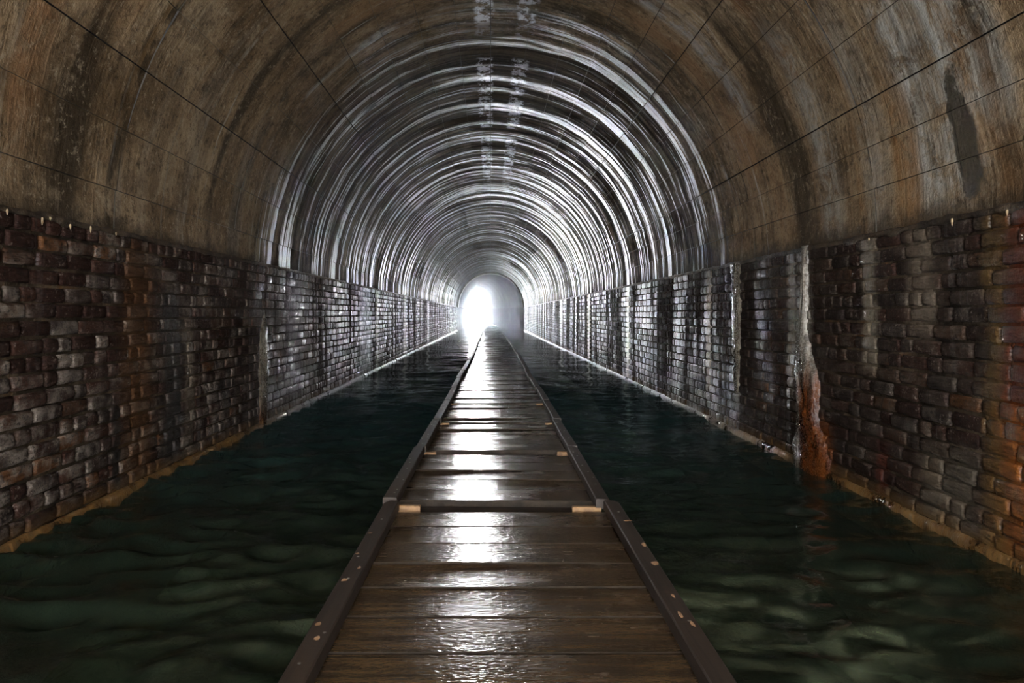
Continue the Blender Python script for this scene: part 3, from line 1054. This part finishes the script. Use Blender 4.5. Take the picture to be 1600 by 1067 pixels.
def disc_mesh(r, h, mat, name, n=10):
    V = [(0, 0, h)] + [(r * math.cos(2 * math.pi * k / n), r * math.sin(2 * math.pi * k / n), h * 0.6) for k in range(n)] + \
        [(r * math.cos(2 * math.pi * k / n), r * math.sin(2 * math.pi * k / n), -0.002) for k in range(n)]
    F = [(0, 1 + k, 1 + (k + 1) % n) for k in range(n)] + [(1 + k, 1 + n + k, 1 + n + (k + 1) % n, 1 + (k + 1) % n) for k in range(n)]
    return mesh(name, V, F, mat, True, 50)


ME_BLOCK = block_mesh(0.118, 0.030, 0.052, M['block'], 'corner_block')
ME_SCREW = disc_mesh(0.0042, 0.002, M['screw'], 'screw')
joints = [0.55, 3.005, 4.235, 5.36, 6.52]
while joints[-1] < YP + 0.4:
    joints.append(joints[-1] + 1.16)
joints = [-1.6] + joints
rail_cache = {}
nplank = 0
rb = random.Random(11)
for s, (j0, j1) in enumerate(zip(joints, joints[1:])):
    L = j1 - j0
    ym = (j0 + j1) / 2
    c0, c1 = cx_at(j0), cx_at(j1)
    ang = -math.atan2(c1 - c0, L)
    far = j0 > 15
    # carrying frame: two stringers, two cross bearers and stub piles; the section's own mesh
    V, F = [], []
    Lr = math.hypot(c1 - c0, L)
    h0, h1 = -Lr / 2 + 0.012, Lr / 2 - 0.012
    for sx in (-1, 1):
        box(V, F, sx * 0.40 - 0.022, sx * 0.40 + 0.022, h0, h1, -0.17, -0.040)
    for yy in (h0 + 0.05, h1 - 0.05):
        box(V, F, -0.44, 0.44, yy - 0.035, yy + 0.035, -0.085, -0.042)
        for sx in (-1, 1):
            box(V, F, sx * 0.34 - 0.04, sx * 0.34 + 0.04, yy - 0.04, yy + 0.04, -0.95, -0.085)
    jx = rb.uniform(-0.010, 0.010)
    if s == 1:
        jx = 0.012
    if s == 2:
        jx = -0.010
    sec = obj('deck_section', mesh('deck_section', V, F, M['joist']), bw, loc=((c0 + c1) / 2 + jx, ym, ZD + rb.uniform(-0.004, 0.004)), rot=(0, rb.gauss(0, 0.003), ang))
    # planks
    if s == 1:
        edges = [2.99 - 0.2085 * k for k in range(12)][::-1]
        edges = [e - ym for e in edges]
    elif s == 2:
        edges = [3.150 + 0.206 * k - ym for k in range(6)]
    else:
        npk = 5 if s > 2 else 9
        a0 = h0 + (0.085 if s > 2 else 0.02)
        edges = [a0 + (h1 - a0) * k / npk for k in range(npk + 1)]
    for e0, e1 in zip(edges, edges[1:]):
        if s == 0 and e0 < -0.4:
            continue
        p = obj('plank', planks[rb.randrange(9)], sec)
        p.location = (rb.gauss(0, 0.003), (e0 + e1) / 2, rb.gauss(0, 0.0008))
        p.rotation_euler = (rb.gauss(0, 0.003), rb.gauss(0, 0.0012), rb.gauss(0, 0.003) + (math.pi if rb.random() < 0.5 else 0))
        p.scale = (1, (e1 - e0 - (0.011 if s < 6 else 0.008)) / (PL - 0.005), 1)
        nplank += 1
    # lower bearer plank in the gap between two sections
    if s >= 2:
        V, F = [], []
        gy = edges[0] - 0.004
        box(V, F, -0.44, 0.44, h0 + 0.004, gy, -0.065, -0.024)
        obj('gap_batten', mesh('gap_batten', V, F, M['joist']), sec)
    key = round(L, 2)
    for sx in (-1, 1):
        if (key, sx) not in rail_cache:
            rail_cache[(key, sx)] = rail_mesh(Lr - 0.03, len(rail_cache), sx)
        r_ = obj('side_rail', rail_cache[(key, sx)], sec, loc=(sx * (0.438 + (0.008 if s == 1 else 0)), h0 + 0.006, 0.004), rot=(0, 0, rb.gauss(0, 0.0015)))
        if not far and s >= 1:
            # packing blocks at the near end of each section, pale sawn wood
            if 2 <= s <= 5:
                blk = obj('corner_block', ME_BLOCK, sec, loc=(sx * (0.372 if s == 2 else 0.388), h0 + 0.020, -0.042), rot=(0, 0, rb.gauss(0, 0.03)))
                if s > 2:
                    blk.scale = (0.62, 0.8, 0.92)
            for k in range(7 if s < 4 else 3):
                obj('screw', ME_SCREW, r_, loc=(rb.uniform(-0.018, 0.018), rb.uniform(0.04, 0.96) * (Lr - 0.05), 0.0395))

# bare splintered patches on the near rails
sec1 = [o for o in bw.children][1]


def splinter(L, w, seed):
    r = random.Random(seed)
    n = 9
    V = [(0, 0, 0.0028)]
    for k in range(n):
        a = 2 * math.pi * k / n
        q = 0.65 + 0.5 * r.random()
        V.append((w / 2 * q * math.cos(a), L / 2 * q * math.sin(a), 0.0004))
    return mesh('splinter', V, [(0, 1 + k, 1 + (k + 1) % n) for k in range(n)], M['splinter'], True)


rails1 = [o for o in sec1.children if o.name.startswith('side_rail')]
for k, (side, yy, xx, L, w) in enumerate([(1, 2.70, 0.014, 0.02, 0.034), (1, 2.42, 0.018, 0.05, 0.018), (1, 2.24, 0.015, 0.05, 0.022), (1, 1.98, 0.008, 0.035, 0.012),
                                          (1, 1.86, -0.004, 0.05, 0.012), (1, 1.80, 0.012, 0.04, 0.010), (-1, 2.55, -0.014, 0.016, 0.018), (-1, 2.33, -0.016, 0.022, 0.016),
                                          (-1, 2.10, -0.010, 0.03, 0.022), (-1, 2.20, 0.014, 0.03, 0.012), (-1, 1.80, -0.012, 0.03, 0.016), (-1, 1.72, 0.004, 0.028, 0.016)]):
    rl = rails1[0] if side < 0 else rails1[1]
    y0 = 0.55 + 0.012 + 0.006
    obj('splinter', splinter(L, w, k), rl, loc=(xx, yy - y0, 0.0395))

# ------------------------------------------------------------------ lime and rust growths


def flowstone(name, side, pts, mat, label, xf, seed):
    """bumpy growth on a brick wall; pts = (z, centre Y, half width, thickness) from the foot up"""
    V, F = [], []
    nz, na = 46, 15
    z0, z1 = pts[0][0], pts[-1][0]
    th0 = max(p[3] for p in pts)
    for i in range(nz + 1):
        z = z0 + (z1 - z0) * i / nz
        yc = lerp_tab(z, [(p[0], p[1]) for p in pts])
        hw = lerp_tab(z, [(p[0], p[2]) for p in pts])
        th = lerp_tab(z, [(p[0], p[3]) for p in pts])
        hw *= 1 + 0.35 * mnoise.noise(Vector((z * 4.3, seed, 0)))
        yc += 0.35 * hw * mnoise.noise(Vector((z * 3.1, seed, 6)))
        th = th * (0.5 if th0 < 0.035 else 0.9) + 0.006
        hw *= 1.5 if th0 < 0.035 else 1.0
        for k in range(na + 1):
            u = -1 + 2 * k / na
            prof = math.sqrt(max(0, 1 - u * u))
            lob = 0.75 + 0.45 * abs(mnoise.noise(Vector((u * 3.0, z * 1.5, seed)))) + 0.30 * mnoise.noise(Vector((u * 7, z * 12, seed + 3)))
            d = th * prof ** 0.8 * lob - 0.008 * (1 - prof) + 0.004
            V.append((xf - side * d, yc + u * hw, z))
    P = na + 1
    for i in range(nz):
        for k in range(na):
            a = i * P + k
            f = (a, a + 1, a + P + 1, a + P)
            F.append(f if side < 0 else f[::-1])
    return obj(name, mesh(name, V, F, mat, True), label=label, cat='flowstone', group='flowstone growths on the brick walls')


flowstone('flowstone', 1, [(-0.1, 4.74, 0.26, 0.05), (0.05, 4.74, 0.24, 0.055), (0.3, 4.77, 0.17, 0.06), (0.62, 4.80, 0.13, 0.06), (0.80, 4.83, 0.10, 0.045), (0.88, 4.85, 0.05, 0.03), (1.3, 4.83, 0.035, 0.022), (1.45, 4.83, 0.045, 0.012)],
          M['rustflow'], 'white flowstone turning orange at its foot on the right brick wall', XR, 1)
flowstone('flowstone', 1, [(0.35, 6.18, 0.03, 0.010), (0.6, 6.18, 0.06, 0.025), (1.2, 6.2, 0.07, 0.03), (1.43, 6.2, 0.09, 0.02)],
          M['calcite'], 'pale grey lime curtain where the right wall turns from dry to wet', XR, 2)
flowstone('flowstone', -1, [(0.0, 6.55, 0.06, 0.02), (0.4, 6.55, 0.09, 0.03), (0.8, 6.56, 0.07, 0.022), (1.0, 6.58, 0.02, 0.008)],
          M['calcite'], 'pale lime streak down the shiny left brick wall', XL, 4)

# drips of lime hanging from the lip between concrete and brick


def drip_mesh(h, r, seed):
    rr = random.Random(seed)
    V, F = [], []
    n, m = 7, 6
    prof = [(0.0, 0.55), (0.15, 0.9), (0.4, 1.0), (0.65, 0.7), (0.88, 0.42), (1.0, 0.05)]
    for (t, q) in prof:
        for k in range(n):
            a = 2 * math.pi * k / n
            w = r * q * (1 + 0.2 * rr.uniform(-1, 1))
            V.append((w * math.cos(a), w * math.sin(a), -h * t))
    for i in range(m - 1):
        for k in range(n):
            F.append((i * n + k, i * n + (k + 1) % n, (i + 1) * n + (k + 1) % n, (i + 1) * n + k))
    return mesh('lime_drip', V, F, M['drip'], True)


drips = [drip_mesh(0.026, 0.0050, 1), drip_mesh(0.036, 0.0055, 2), drip_mesh(0.018, 0.0045, 3)]
for nm, side, xf, zt, lab, ds in (('trim_4', -1, XL, ZTL, 'ragged dark lime lip between the concrete and the left brick wall', [3.06, 3.30, 3.36, 3.52, 3.70, 3.95]),
                              ('trim_5', 1, XR, ZTR, 'ragged dark lime lip between the concrete and the right brick wall', [2.93, 3.28, 4.0])):
    V, F = [], []
    ysn = np.concatenate([np.arange(YR, 12, 0.03), np.arange(12, Y_END, 0.2)])
    P = 6
    for y in ysn:
        n1 = 0.5 + 0.5 * mnoise.noise(Vector((y * 3.1, side, 20)))
        n2 = 0.5 + 0.5 * mnoise.noise(Vector((y * 14, side, 24)))
        n3 = max(0, mnoise.noise(Vector((y * 7, side, 27))))
        t = 0.004 + 0.010 * n1 * n2
        up, dn = 0.010 + 0.05 * n1 * n2, 0.004 + 0.012 * n2 + 0.05 * n3 * n1
        for (d, z) in ((-0.02, up), (t * 0.5, up * 0.7), (t, up * 0.2), (t * 1.1, -dn * 0.4), (t * 0.6, -dn), (-0.02, -dn)):
            V.append((xf - side * d, y, zt + z))
    for j in range(len(ysn) - 1):
        for i in range(P - 1):
            a = j * P + i
            F.append((a, a + 1, a + P + 1, a + P) if side < 0 else (a, a + P, a + P + 1, a + 1))
    lip = obj(nm, mesh(nm, V, F, M['lip'], True), label=lab, cat='trim', kind='structure')
    for k, y in enumerate(ds):
        obj('lime_drip', drips[k % 3], lip, loc=(xf - side * 0.012, y, zt + random.uniform(-0.01, 0.015)))

# upright bar standing in the glare of the far mouth
V, F = [], []
n = 8
for z in (0.0, 2.3):
    for k in range(n):
        V.append((0.035 * math.cos(2 * math.pi * k / n), 0.035 * math.sin(2 * math.pi * k / n), z))
for k in range(n):
    F.append((k, (k + 1) % n, n + (k + 1) % n, n + k))
F.append(tuple(range(n, 2 * n)))
box(V, F, -0.09, 0.09, -0.09, 0.09, 0.0, 0.05)
obj('gate_post', mesh('gate_post', V, F, M['post']), label='thin upright post in the glare of the far tunnel mouth', cat='post', loc=(-1.33 - 0.08, YP + 2.5, 0.08))
print('planks', nplank)
